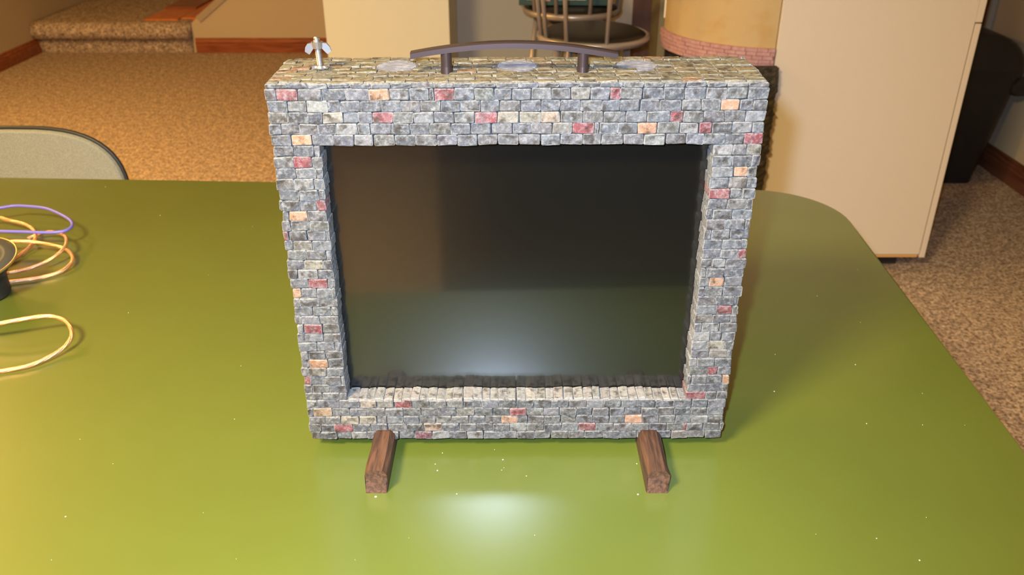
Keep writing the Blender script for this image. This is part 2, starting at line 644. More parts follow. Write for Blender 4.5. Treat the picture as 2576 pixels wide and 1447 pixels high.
# dark ragged rock pillar at the cabinet's corner
rb = bmesh.new()
pY = 2.66
ztop = on_y(1950, 171, pY).z
rng = random.Random(11)
x0p = on_y(1740, 171, pY).x
nz, nx = 90, 26
grid = []
for i in range(nz + 1):
    z = ztop * i / nz
    # right outline keeps a little past the cabinet's left side
    xr = c0 + .006 + .0035 * math.sin(i * .9) * math.sin(i * .37) + rng.uniform(-.002, .002)
    row = []
    for k in range(nx + 1):
        x = x0p + (xr - x0p) * k / nx
        y = pY + rng.uniform(-.005, .006)
        row.append(rb.verts.new((x, y, z + (rng.uniform(-.001, .001) if i == nz else 0))))
    row.append(rb.verts.new((xr + rng.uniform(-.002, .001), pY + .030, z)))
    row.append(rb.verts.new((x0p, pY + .030, z)))
    grid.append(row)
for a, b in zip(grid, grid[1:]):
    n = len(a)
    for k in range(n):
        rb.faces.new((a[k], a[(k + 1) % n], b[(k + 1) % n], b[k]))
rb.faces.new(grid[0]); rb.faces.new(grid[-1])
ro = obj('rock_pillar', rb, M_rock)
tag(ro, 'dark ragged rock slab between stone screen frame and almond cabinet', 'rock')

# ---------------------------------------------------------------- bar stools
def ring(bm, r, z, tr_, n=40, m=10):
    return tube(bm, [(r * math.cos(2 * math.pi * i / n), r * math.sin(2 * math.pi * i / n), z) for i in range(n)], tr_, m, closed=True)


def stool(loc, zs_, R, spin, lab, legrot):
    o = empty('bar_stool', loc, lab, 'stool', 'bar stools by the rear wall')
    obj('seat', lathe(bmesh.new(), [(0, zs_ - .012), (R - .012, zs_ - .012), (R - .008, zs_ + .008), (R - .03, zs_ + .019), (R - .08, zs_ + .024), (0, zs_ + .026)], 48), M_vinyl, o, smooth=True)
    bm = bmesh.new()
    lathe(bm, [(R - .012, zs_ - .014), (R + .002, zs_ - .014), (R + .007, zs_ - .004), (R + .006, zs_ + .006), (R - .001, zs_ + .010), (R - .012, zs_ + .006), (R - .012, zs_ - .014)], 64)
    obj('seat_rim', bm, M_chrome, o, smooth=True)
    tops = []
    for th in spin:
        t = math.radians(th)
        d = Vector((math.sin(t), -math.cos(t), 0))
        p0 = d * (R - .004) + Vector((0, 0, zs_ + .004))
        p1 = d * (R + .035) + Vector((0, 0, zs_ + .34))
        tops.append(p1)
        obj('spindle', tube(bmesh.new(), [p0, p1], .0075, 10), M_chrome, o, smooth=True)
    ts = [math.radians(spin[0] - 6 + (spin[-1] - spin[0] + 12) * i / 16) for i in range(17)]
    obj('back_rail', tube(bmesh.new(), [(math.sin(t) * (R + .035), -math.cos(t) * (R + .035), zs_ + .345) for t in ts], .013, 10), M_chrome, o, smooth=True)
    for k in range(4):
        a = legrot + k * math.pi / 2
        d = Vector((math.cos(a), math.sin(a), 0))
        l = obj('leg', tube(bmesh.new(), [d * .14 + Vector((0, 0, zs_ - .014)), d * .215 + Vector((0, 0, .012))], .0125, 10), M_chrome, o, smooth=True)
        obj('foot_cap', lathe(bmesh.new(), [(0, 0), (.017, 0), (.017, .02), (.012, .03), (0, .03)], 12, (d.x * .216, d.y * .216)), M_vinyl, l)
    obj('foot_ring', ring(bmesh.new(), .205, .26, .009), M_chrome, o, smooth=True)
    obj('swivel', lathe(bmesh.new(), [(0, zs_ - .05), (.09, zs_ - .05), (.11, zs_ - .013), (0, zs_ - .013)], 24), M_bezel, o)
    return o


p = on_y(1492, 88, 3.04)
zseat = p.z
stool((p.x, 3.04, 0), zseat, .188, [-104, -78, -63, -33, 9], 'nearer metal bar stool with round black seat right behind the handle', .5)
p2 = on_y(1440, 25, 3.5)
stool((p2.x, 3.54, 0), zseat, .188, [-54, -22, 18, 77, 100], 'farther metal bar stool with a green box on its seat', .2)

gz = zseat + .0265
G = empty('game_box', (p2.x - .02, 3.5, gz), 'dark green printed game box on the farther bar stool', 'box', rot=(0, 0, -.03))
gy = -.045
gw0, gw1 = on_y(1306, 12, 3.455).x - G.location.x, on_y(1532, 12, 3.455).x - G.location.x
obj('carton', B(gw0, gw1, gy, gy + .24, 0, .075, bevel=.002), M_gamegreen, G)
rng = random.Random(3)
xx = gw0 + .03
for k, m in enumerate([P_cream, P_orange, P_pink, P_pink, P_teal, P_cream, P_cream, M_gamegreen, P_cream]):
    wd = rng.uniform(.022, .045)
    if xx + wd > gw1 - .01:
        break
    obj('printed_patch', B(xx, xx + wd - .004, gy - .0008, gy + .001, .016 + rng.uniform(0, .01), .068), m, G)
    xx += wd

# ---------------------------------------------------------------- waste bin, far right
bx, by = 1.875, 3.68
BN = empty('waste_bin', (bx, by, 0), 'black plastic swing-top waste bin in the right corner', 'waste bin')


def rrect(bm, rings, n=6):
    """Loft of rounded rectangles: (half x, half y, corner r, z)."""
    R = []
    for hx, hy, r, z in rings:
        vs = []
        for qx, qy, a0 in ((1, 1, 0), (-1, 1, 90), (-1, -1, 180), (1, -1, 270)):
            for i in range(n + 1):
                a = math.radians(a0 + 90 * i / n)
                vs.append(bm.verts.new((qx * (hx - r) + r * math.cos(a), qy * (hy - r) + r * math.sin(a), z)))
        R.append(vs)
    for a, b in zip(R, R[1:]):
        m = len(a)
        for k in range(m):
            bm.faces.new((a[k], a[(k + 1) % m], b[(k + 1) % m], b[k]))
    bm.faces.new(R[0][::-1]); bm.faces.new(R[-1])
    return bm


zlid = on_y(2560, 178, by - .1).z
ztopb = on_y(2500, 68, by).z
obj('body', rrect(bmesh.new(), [(.135, .11, .03, 0), (.205, .16, .04, zlid - .012)]), M_bin, BN, smooth=False)
h = ztopb - zlid
lid = obj('lid', rrect(bmesh.new(), [(.212, .166, .04, zlid - .014), (.218, .172, .05, zlid + .015)] + [(.216 - .175 * (1 - math.cos(t)), .17 - .02 * t, .05 - .02 * t * .6, zlid + .02 + (h - .02) * math.sin(t)) for t in [i * math.pi / 2 / 8 for i in range(9)]]), M_bin, BN, smooth=False)
obj('rim_groove', rrect(bmesh.new(), [(.207, .161, .04, zlid - .013), (.207, .161, .04, zlid - .010)]), M_toe, BN)
kp = on_y(2560, 217, by - .13)
obj('side_grip', rrect(bmesh.new(), [(.03, .02, .012, kp.z - .035), (.05, .03, .018, kp.z - .02), (.055, .034, .02, kp.z + .012), (.028, .02, .012, kp.z + .035)]), M_bin, BN, loc=(kp.x - bx + .012, -.13, 0))

# ---------------------------------------------------------------- chair behind the table
CH = empty('dining_chair', (-1.085, 2.05, 0), 'grey-green upholstered chair back with black piping behind table', 'chair')
chY = 1.82


def back_outline(s=1.0, n=28):
    """Half-ellipse-ish back shape around its centre, (x, z) relative to the top."""
    pts = []
    for i in range(n + 1):
        a = math.pi * i / n
        c, q = math.cos(a), math.sin(a)
        pts.append((.232 * s * math.copysign(abs(c) ** .64, c), (.155 * (abs(q) ** .74) - .155) - (1 - s) * .0 - (.232 * (1 - s)) * 0))
    return pts


ztopc = on_y(60, 323, chY).z
bm = bmesh.new()
out = back_outline()
low = ztopc - .40
ring0 = [(.19, -.40)] + [(x, z) for x, z in out] + [(-.19, -.40)]
lay = []
for dy, s in ((-.028, .975), (-.025, .99), (-.018, 1.0), (-.010, 1.0), (-.002, .955)):
    lay.append([bm.verts.new((x * s, dy + chY - 2.05 - (z + .2) * -.06, ztopc + (z + .2) * s - .2)) for x, z in ring0])
for a, b in zip(lay, lay[1:]):
    m = len(a)
    for k in range(m):
        bm.faces.new((a[k], a[(k + 1) % m], b[(k + 1) % m], b[k]))
bm.faces.new(lay[0]); bm.faces.new(lay[-1])
obj('backrest', bm, M_fabric, CH, smooth=False)
obj('piping', tube(bmesh.new(), [(x * 1.006, chY - 2.05 - .014 + (z + .2) * .06, ztopc + z + .002) for x, z in ring0], .0052, 8), M_piping, CH, smooth=True)
obj('seat', rrect(bmesh.new(), [(.22, .22, .06, .42), (.235, .235, .07, .45), (.22, .22, .07, .49)]), M_fabric, CH, smooth=False)
for sx in (-1, 1):
    for sy in (-1, 1):
        obj('leg', tube(bmesh.new(), [(sx * .18, sy * .18, .42), (sx * .22, sy * .22, 0)], .012, 8), M_bezel, CH)
    obj('back_post', tube(bmesh.new(), [(sx * .16, -.18, .44), (sx * .16, -.215, .52), (sx * .16, -.205, ztopc - .2)], .011, 8), M_bezel, CH)

# ---------------------------------------------------------------- green table
tb = bmesh.new()
ang = math.atan(.045)
cB = on_z(1900, 476, TABLE)                      # a point on the far edge
cR = on_z(2350, 832, TABLE)                      # a point on the right edge
ux, uy = Vector((math.cos(ang), -math.sin(ang))), Vector((math.sin(ang), math.cos(ang)))
vB, vR = Vector((cB.x, cB.y)), Vector((cR.x, cR.y))
s = (vR - vB).dot(ux)
corner = vB + ux * s                             # far right corner before rounding
LW, LD, RC = 2.15, 1.17, .15


def table_outline(off):
    r = RC - off
    pts = []
    cs = [(-RC, -RC, 0), (-LW + RC, -RC, 90), (-LW + RC, -LD + RC, 180), (-RC, -LD + RC, 270)]
    for a, b, a0 in cs:
        for i in range(13):
            t = math.radians(a0 + 90 * i / 12)
            q = corner + ux * (a + r * math.cos(t)) + uy * (b + r * math.sin(t))
            pts.append(q)
    return pts


tcen = corner - ux * LW / 2 - uy * LD / 2
TB = empty('table', (tcen.x, tcen.y, 0), 'olive green painted table with rounded corners in the foreground', 'table')
lay = []
for off, z in ((.0, TABLE - .035), (0, TABLE - .004), (.0012, TABLE - .0012), (.004, TABLE)):
    lay.append([tb.verts.new((q.x - tcen.x, q.y - tcen.y, z)) for q in table_outline(off)])
for a, b in zip(lay, lay[1:]):
    m = len(a)
    for k in range(m):
        tb.faces.new((a[k], a[(k + 1) % m], b[(k + 1) % m], b[k]))
tb.faces.new(lay[0][::-1]); tb.faces.new(lay[-1])
obj('tabletop', tb, M_table, TB)
for sx in (-1, 1):
    for sy in (-1, 1):
        q = ux * (sx * (LW / 2 - .25)) + uy * (sy * (LD / 2 - .2))
        obj('leg', tube(bmesh.new(), [(q.x, q.y, TABLE - .036), (q.x, q.y, 0)], [.03, .022], 12), M_tablewood, TB, smooth=True)

# crumbs and paint flecks on the table
cb = bmesh.new()
rng = random.Random(8)
spots = [(2152, 918, 4), (403, 542, 3), (265, 470, 3), (1113, 1140, 3), (1265, 1157, 4), (1095, 1168, 3), (1100, 1184, 4), (1149, 1243, 3), (1605, 1244, 5), (1948, 985, 4),
         (1345, 1347, 2), (2205, 1355, 3), (2313, 1410, 4), (590, 1055, 2), (165, 1300, 4), (1602, 1167, 3), (945, 1250, 6), (1324, 1198, 3), (1950, 892, 3), (2180, 1066, 3)]
spots += [(rng.uniform(50, 2450), rng.uniform(560, 1440), rng.uniform(1.2, 2.2)) for _ in range(40)]
for x, y, s_ in spots:
    if 660 < x < 1900 and y < 1110:
        continue
    p = on_z(x, y, TABLE)
    if x > 2100 and y < 560 + (x - 2100) * 1.45:
        continue
    r = s_ * .00018
    n = 5
    a0 = rng.uniform(0, 6)
    ring_ = [cb.verts.new((p.x + r * math.cos(a0 + i * 6.283 / n) * rng.uniform(.6, 1.5), p.y + r * 1.3 * math.sin(a0 + i * 6.283 / n), TABLE + .0001)) for i in range(n)]
    t = cb.verts.new((p.x, p.y, TABLE + .0007))
    for i in range(n):
        cb.faces.new((ring_[i], ring_[(i + 1) % n], t))
o = obj('crumbs', cb, M_dust)
tag(o, 'tiny pale crumbs scattered over the green tabletop', 'crumbs')
o['kind'] = 'stuff'

# ---------------------------------------------------------------- stone clad monitor
YF = .787
X0, X1 = -.227, .236
IX0, IX1 = -.1815, .1912
RECESS = .024
DEPTH = .10
ROLL = .0042


def zrow(y):
    return on_y(1288, y, YF).z


T_Y = [208.5, 222, 252.5, 281.5, 310, 338.5, 366]
S_Y = [366, 393.5, 422, 449, 477, 503, 529.5, 554.5, 580, 605, 629.5, 653.5, 677, 701, 724.5, 748.5, 771.5, 794, 815.5, 838.5, 861, 883, 903.5, 924.5, 946, 967.5, 988, 1006.5]
B_Y = [1006.5, 1027, 1047, 1066.5, 1085.5, 1104.5]
RED, ORG, CRM, WHT = (.40, .085, .095), (.80, .42, .22), (.50, .44, .34), (.45, .45, .43)
GREYS = [(.20, .21, .235), (.23, .24, .265), (.17, .18, .205), (.22, .22, .22), (.205, .205, .19), (.27, .28, .30), (.155, .165, .18), (.235, .225, .23)]

MON = empty('stone_clad_monitor', ((X0 + X1) / 2, YF + DEPTH / 2, TABLE), 'computer screen framed in small grey castle bricks with handle on top', 'monitor')
MO = Vector(MON.location)
rng = random.Random(21)


def brick_geom(u0, u1, v0, v1, depth, mp, tint, rg, jit=.0008, rough=.0009, cham=.0008, brush=1.0, lean=.0006):
    """One cast brick: uneven outline, chamfered rim, chiselled face. Local axes u, v in the wall, w outwards."""
    g = .0003
    u0, u1, v0, v1 = u0 + g, u1 - g, v0 + g, v1 - g
    c = [(u0 + rg.uniform(-jit, jit) * .8, v0 + rg.uniform(-jit, jit) * .7), (u1 + rg.uniform(-jit, jit) * .8, v0 + rg.uniform(-jit, jit) * .7),
         (u1 + rg.uniform(-jit, jit) * .8, v1 + rg.uniform(-jit, jit) * .7), (u0 + rg.uniform(-jit, jit) * .8, v1 + rg.uniform(-jit, jit) * .7)]
    W, H = u1 - u0, v1 - v0
    eu, ev = min(.3, .0009 / W), min(.3, .0009 / H)
    us = [0, eu, .5, 1 - eu, 1]
    vs = [0, ev, 1 - ev, 1]
    pr = rg.uniform(-.0008, .0010) * (1 if brush == 1 else .35)
    tilt = rg.uniform(-lean, lean)
    bm = bmesh.new()
    lay = bm.verts.layers.float_color.new('tint')
    G = []
    for j, b in enumerate(vs):
        row = []
        for i, a in enumerate(us):
            p = [(1 - a) * (1 - b) * c[0][k] + a * (1 - b) * c[1][k] + a * b * c[2][k] + (1 - a) * b * c[3][k] for k in (0, 1)]
            edge = i in (0, 4) or j in (0, 3)
            corner = i in (0, 4) and j in (0, 3)
            if corner:                       # rounded corners
                p[0] += (1 if i == 0 else -1) * .0004
                p[1] += (1 if j == 0 else -1) * .0004
            wv = pr + tilt * (a - .5) * 2 + (-cham if edge else rg.uniform(-rough, rough * .6))
            v = bm.verts.new(mp(p[0], p[1], wv))
            v[lay] = (*tint, brush if edge else (.25 if rg.random() < .25 else 0.0))
            row.append(v)
        G.append(row)
    for j in range(3):
        for i in range(4):
            bm.faces.new((G[j][i], G[j][i + 1], G[j + 1][i + 1], G[j + 1][i]))
    rim = [(0, i) for i in range(5)] + [(j, 4) for j in range(1, 4)] + [(3, i) for i in range(3, -1, -1)] + [(j, 0) for j in range(2, 0, -1)]
    # back ring: only the corners, enough for straight flanks
    bk = {}
    for (j, i), cc in (((0, 0), c[0]), ((0, 4), c[1]), ((3, 4), c[2]), ((3, 0), c[3])):
        v = bm.verts.new(mp(cc[0], cc[1], -depth))
        v[lay] = (*tint, .35)
        bk[(j, i)] = v
    bm.faces.new([G[0][i] for i in range(5)] + [bk[(0, 4)], bk[(0, 0)]])
    bm.faces.new([G[j][4] for j in range(4)] + [bk[(3, 4)], bk[(0, 4)]])
    bm.faces.new([G[3][i] for i in range(4, -1, -1)] + [bk[(3, 0)], bk[(3, 4)]])
    bm.faces.new([G[j][0] for j in range(3, -1, -1)] + [bk[(0, 0)], bk[(3, 0)]])
    bmesh.ops.recalc_face_normals(bm, faces=bm.faces)
    # outward faces: the chiselled face must look along +w
    n = (mp(0, 0, 1) - mp(0, 0, 0)).normalized()
    bm.normal_update()
    if G[1][1].link_faces[0].normal.dot(n) < 0 and G[1][2].normal.dot(n) < 0:
        bmesh.ops.reverse_faces(bm, faces=bm.faces)
    return bm


def make_brick(name, bm, centre):
    me = bpy.data.meshes.new(name)
    bmesh.ops.translate(bm, verts=bm.verts, vec=-centre)
    bm.to_mesh(me)
    bm.free()
    me.materials.append(M_stone)
    o = bpy.data.objects.new(name, me)
    o.location = centre - MO
    return link(o, MON)


class Heap:
    """Bricks joined into one part of kind stuff."""
    def __init__(self):
        self.v, self.f, self.c = [], [], []

    def add(self, bm):
        lay = bm.verts.layers.float_color['tint']
        bm.verts.index_update()
        k = len(self.v)
        for v in bm.verts:
            self.v.append(tuple(v.co - MO)); self.c.extend(v[lay])
        for f in bm.faces:
            self.f.append([k + v.index for v in f.verts])
        bm.free()

    def build(self, name):
        me = bpy.data.meshes.new(name)
        me.from_pydata(self.v, [], self.f)
        a = me.color_attributes.new('tint', 'FLOAT_COLOR', 'POINT')
        a.data.foreach_set('color', self.c)
        me.materials.append(M_stone)
        o = bpy.data.objects.new(name, me)
        o['kind'] = 'stuff'
        return link(o, MON)


def vary(c, rg, k=.12):
    f = .34 * (1 + rg.uniform(-k, k))
    return tuple(min(1, x * f * (1 + rg.uniform(-.03, .03))) for x in c)


def grey(rg):
    r = rg.random()
    if r < .04:
        return vary((.34, .31, .26), rg, .15)
    if r < .10:
        return vary((.36, .36, .36), rg, .15)
    return vary(rg.choice(GREYS), rg)


def fill(a, b, rg, pitch, phase):
    """Brick joints across a gap a..b."""
    w_ = b - a
    if w_ < .0035:
        return []
    n = max(1, round(w_ / pitch))
    if w_ / n > pitch * 1.22:
        n += 1
    js = [a]
    if 1.9 < w_ / pitch < 2.95:                       # narrow pier: two stretchers and a closer, ends alternating
        c_ = max(.0045, w_ - 2 * pitch * rg.uniform(.97, 1.03))
        if phase:
            return [(a, a + c_), (a + c_, (a + c_ + b) / 2), ((a + c_ + b) / 2, b)]
        return [(a, (a + b - c_) / 2), ((a + b - c_) / 2, b - c_), (b - c_, b)]
    if n >= 3 and phase:                              # start on a half brick
        js.append(a + pitch * rg.uniform(.5, .66))
        n = max(1, round((b - js[-1]) / pitch))
    st = js[-1]
    for i in range(1, n):
        js.append(st + (b - st) * i / n + rg.uniform(-.0008, .0008))
    js.append(b)
    return list(zip(js, js[1:]))


# bricks whose colour stands out in the photograph, by course: (pixel x0, x1, tint)
SPEC_T = {1: [(693, 748, RED), (928, 979, ORG), (1091, 1143, RED), (1534, 1562, RED)],
          2: [(1814, 1861, ORG), (770, 824, WHT)],
          3: [(937, 989, RED), (1195, 1250, RED), (1251, 1305, CRM), (1306, 1360, CRM), (1361, 1409, (.60, .42, .30)), (1685, 1719, RED), (811, 862, CRM)],
          4: [(1440, 1495, RED), (1603, 1654, ORG), (1710, 1757, WHT), (1758, 1792, RED), (846, 900, WHT)],
          5: [(732, 784, ORG), (1871, 1919, RED), (1620, 1674, WHT)]}
SPEC_L = {2: [(737, 784, RED)], 4: [(741, 789, WHT)], 6: [(796, 816, RED)], 7: [(726, 774, ORG)], 9: [(711, 726, RED)], 12: [(766, 813, CRM)], 13: [(748, 799, WHT)], 14: [(775, 824, RED)],
          15: [(732, 757, ORG)], 19: [(763, 811, RED)], 23: [(778, 825, ORG)], 25: [(758, 780, RED)]}
SPEC_R = {1: [(1796, 1844, WHT)], 3: [(1846, 1881, ORG)], 5: [(1784, 1837, RED)], 11: [(1856, 1880, RED)], 12: [(1793, 1826, WHT)], 14: [(1784, 1822, ORG)], 17: [(1803, 1841, RED)],
          20: [(1746, 1786, WHT)], 21: [(1778, 1822, CRM)], 24: [(1780, 1805, RED)], 25: [(1817, 1837, ORG)], 27: [(1727, 1775, RED)]}
SPEC_B = {1: [(991, 1036, RED), (905, 947, CRM)], 2: [(789, 835, (.60, .40, .22)), (1283, 1324, RED)], 3: [(857, 902, CRM), (903, 947, CRM), (1262, 1302, ORG), (1572, 1616, ORG)],
          4: [(841, 888, RED), (1066, 1112, (.55, .40, .28)), (1455, 1499, RED), (1720, 1727, RED)], 5: [(1043, 1088, (.24, .08, .11))]}
PITCH_U = .0190


def course(y0, y1, xa, xb, specs, phase, out):
    ym = (y0 + y1) / 2
    zt, zb_ = zrow(y0), zrow(y1)
    jl, jr = rng.uniform(-.0010, .0010), rng.uniform(-.0010, .0010)
    if xa == X0:
        xa += jl
    else:
        xa += jl * .7
    xb += jr if xb == X1 else jr * .7
    sp = sorted((on_y(a, ym, YF).x, on_y(b, ym, YF).x, t) for a, b, t in specs)
    at = xa
    for a, b, t in sp:
        if a - xa < .005:
            a = xa
        if xb - b < .005:
            b = xb
        for q in fill(at, a, rng, PITCH_U, phase):
            out.append((*q, zb_, zt, grey(rng)))
        out.append((max(a, at), b, zb_, zt, vary(t, rng, .08)))
        at = b
    for q in fill(at, xb, rng, PITCH_U, phase if not sp else False):
        out.append((*q, zb_, zt, grey(rng)))


front = []
for k in range(1, 6):
    course(T_Y[k], T_Y[k + 1], X0, X1, SPEC_T.get(k, []), k % 2 == 0, front)
thin = []
course(T_Y[0], T_Y[1], X0, X1, [], False, thin)
for k in range(1, 28):
    course(S_Y[k - 1], S_Y[k], X0, IX0, SPEC_L.get(k, []), k % 2 == 0, front)
    course(S_Y[k - 1], S_Y[k], IX1, X1, SPEC_R.get(k, []), k % 2 == 1, front)
for k in range(1, 6):
    course(B_Y[k - 1], B_Y[k], X0, X1, SPEC_B.get(k, []), k % 2 == 1, front)


# side columns: break the stacked joints of plain courses (stretcher - half - stretcher)
def mp_front(u, v, w_):
    return Vector((u, YF - w_, v + ROLL * u))


heap = Heap()
front += thin
area = sorted(range(len(front)), key=lambda i: -(front[i][1] - front[i][0]) * (front[i][3] - front[i][2]) * (1.25 if front[i][3] > 1.06 else 1) - (1 if front[i][4][0] > 1.6 * front[i][4][2] else 0))
single = set(area[:325])
for i, (a, b, z0, z1, t) in enumerate(front):
    bm = brick_geom(a, b, z0, z1, RECESS - .001, mp_front, t, rng)
    if i in single:
        make_brick('brick', bm, Vector(((a + b) / 2, YF, (z0 + z1) / 2)))
    else:
        heap.add(bm)

ZT, ZB = zrow(T_Y[0]), zrow(B_Y[-1])
ZS = zrow(1006.5)                                 # sill level
ZO = zrow(366)                                    # top of the opening

# sill: small bricks laid crosswise
u = IX0 + .001
while u < IX1 - .003:
    wd = .0102 + rng.uniform(-.0018, .0012)
    if rng.random() < .1:
        wd *= .55
    e = min(u + wd, IX1)
    z_ = ZS + .0013 + rng.uniform(-.0004, .0006)
    mp = lambda p_, q_, w_, z_=z_: Vector((p_, YF + q_, z_ + w_ + ROLL * p_))
    make_brick('sill_brick', brick_geom(u, e, .0005, RECESS - .0005, .004, mp, vary(rng.choice([(.55, .53, .47), (.62, .58, .50), (.50, .49, .46)]), rng), rng), Vector(((u + e) / 2, YF + .012, z_)))
    u = e

# top: eight courses of flat stones round three vents
VENTS = []
for vx in (998, 1301, 1601):
    q = on_z(vx, 159, ZT + .003)
    VENTS.append((q.x, q.y))
VR = .0215
nt_ = 8
for k in range(nt_):
    y0, y1 = max(.0028, DEPTH * k / nt_), DEPTH * (k + 1) / nt_
    ins = .002 + (.005 if k == nt_ - 1 else 0)
    a = X0 + ins
    for (p_, q_) in fill(X0 + ins, X1 - ins, rng, .0195, k % 2 == 0):
        cxm, cym = (p_ + q_) / 2, YF + (y0 + y1) / 2
        if any(math.hypot(cxm - vx, cym - vy) < VR - .006 for vx, vy in VENTS):
            continue
        z_ = ZT + .0005 + rng.uniform(-.0004, .0009)
        mp = lambda c_, d_, w_, z_=z_: Vector((c_, YF + d_, z_ + w_ + ROLL * c_))
        r = rng.random()
        t = vary((.46, .24, .10), rng) if r < .07 else vary(rng.choice([(.41, .345, .18), (.38, .325, .185), (.45, .385, .225), (.34, .31, .20), (.44, .34, .155)]), rng)  # tan tint partly paints in the warm lamp light from above
        make_brick('top_brick', brick_geom(p_, q_, y0, y1, .004, mp, t, rng, jit=.0004, rough=.0005, cham=.0004, brush=.45, lean=.0003), Vector((cxm, cym, z_)))

# outer flanks, seen only edge-on
for side in (-1, 1):
    xs = X0 if side < 0 else X1
    ys = T_Y + S_Y[1:] + B_Y[1:]
    for k in range(len(ys) - 1):
        zt_, zb_ = zrow(ys[k]), zrow(ys[k + 1])
        mp = (lambda p_, q_, w_, s_=side, x_=xs: Vector((x_ + s_ * (w_ + .0002) + 0, YF + p_, q_ + ROLL * x_)))
        for (p_, q_) in fill(RECESS, DEPTH, rng, .0195, k % 2):
            heap.add(brick_geom(p_, q_, zb_, zt_, .004, mp, grey(rng), rng))
heap.build('brickwork')

# casing, screen
bm = bmesh.new()
e = .0028
box(bm, X0 + e, IX0 - e, YF + .005, YF + RECESS, ZB + e, ZT - e)
box(bm, IX1 + e, X1 - e, YF + .005, YF + RECESS, ZB + e, ZT - e)
box(bm, IX0 - e, IX1 + e, YF + .005, YF + RECESS, ZO + e, ZT - e)
box(bm, IX0 - e, IX1 + e, YF + .005, YF + RECESS, ZB + e, ZS - e)
box(bm, X0 + e, X1 - e, YF + RECESS + .004, YF + DEPTH - .001, ZB + e, ZT - e)
bmesh.ops.translate(bm, verts=bm.verts, vec=-MO)
obj('casing', bm, M_mortar, MON)
bm = B(IX0 - .012, IX1 + .012, YF + RECESS, YF + RECESS + .0035, ZS - .01, ZO + .01)
bmesh.ops.translate(bm, verts=bm.verts, vec=-MO)
obj('screen', bm, M_screen, MON)

# wooden pegs the frame stands on
for xa, nm, lab in ((-.1436, 1, None), (.1540, 2, None)):
    hw, y0, y1, z0, z1 = .0118, .7115, YF + DEPTH - .004, TABLE, TABLE + .0272
    rg = random.Random(40 + nm)
    bm = bmesh.new()
    secs = []
    for k, y in enumerate((y0, y0 + .0035, y0 + .02, y0 + .045, YF - .004, YF + .05, y1)):
        sh = .62 if k == 0 else 1
        zs_ = .80 if k == 0 else 1
        ch = .0042
        wv = hw * (1 if k else .93)
        top = z0 + (z1 - z0) * zs_
        if k >= 4:
            top = min(top, ZB - .0005) if k >= 5 else top
        j = lambda: rg.uniform(-.0008, .0008)
        prof = [(-wv, z0), (wv, z0), (wv + j(), top - ch * 1.4), (wv - ch + j(), top + j() * .5), (-wv + ch + j(), top + j() * .5), (-wv + j(), top - ch * 1.4)]
        secs.append([bm.verts.new((xa + x, y + (.004 if (k == 0 and z > z0 + .01) else 0), z)) for x, z in prof])
    for a, b in zip(secs, secs[1:]):
        for k in range(6):
            bm.faces.new((a[k], a[(k + 1) % 6], b[(k + 1) % 6], b[k]))
    bm.faces.new(secs[0]); bm.faces.new(secs[-1])
    bmesh.ops.translate(bm, verts=bm.verts, vec=-MO)
    obj('leg', bm, M_peg, MON)['label'] = 'brown weathered wooden peg leg'

# bronze pull handle
hp0, hp1 = on_z(1124, 176, ZT + .002), on_z(1466, 178, ZT + .002)
hy = (hp0.y + hp1.y) / 2
e0, e1 = on_y(1033, 137, hy), on_y(1553, 139, hy)
mid = on_y(1300, 111, hy)
HD = empty('handle', (0, 0, 0))
HD.parent = MON
HD['label'] = 'arched dark bronze carrying handle'
bm = bmesh.new()
secs = []
n = 28
for i in range(n + 1):
    t = i / n
    x = e0.x + (e1.x - e0.x) * t
    k = 2 * t - 1
    z = mid.z - (mid.z - (e0.z + e1.z) / 2) * (abs(k) ** 1.9)
    hh, dd = .0030, .0055
    pr = [(-dd, -hh), (dd, -hh), (dd, hh - .0012), (dd - .0015, hh), (-dd + .0015, hh), (-dd, hh - .0012)]
    secs.append([bm.verts.new((x - MO.x, hy + a - MO.y, z + b - MO.z)) for a, b in pr])
for a, b in zip(secs, secs[1:]):
    for k in range(6):
        bm.faces.new((a[k], a[(k + 1) % 6], b[(k + 1) % 6], b[k]))
bm.faces.new(secs[0]); bm.faces.new(secs[-1])
obj('grip', bm, M_bronze, HD)
for hp in (hp0, hp1):
    k = 2 * (hp.x - e0.x) / (e1.x - e0.x) - 1
    ztp = mid.z - (mid.z - (e0.z + e1.z) / 2) * (abs(k) ** 1.9) - .0025
    obj('post', lathe(bmesh.new(), [(0, ZT - .002 - MO.z), (.0058, ZT - .002 - MO.z), (.0053, ZT + .006 - MO.z), (.0053, ztp - MO.z), (0, ztp - MO.z)], 28, (hp.x - MO.x, hy - MO.y)), M_bronze, HD, smooth=False)

# vents: grooved round grilles
for vx, vy in VENTS:
    zc = ZT - .0006 + ROLL * vx
    VE = obj('vent', lathe(bmesh.new(), [(0, -.001), (VR, -.001), (VR, .0014), (VR - .0012, .0017), (VR - .0018, .0003), (0, .0003)], 32), M_vent, MON, loc=Vector((vx, vy, zc)) - MO)
    VE['label'] = 'round grey slatted vent'
    for k in range(8):
        y = -VR + .0045 + k * (2 * VR - .009) / 7
        hw = math.sqrt(max(1e-6, (VR - .002) ** 2 - y * y))
        obj('slat', B(-hw, hw, y - .0013, y + .0013, .0001, .0020, bevel=.0005, seg=1), M_vent, VE)

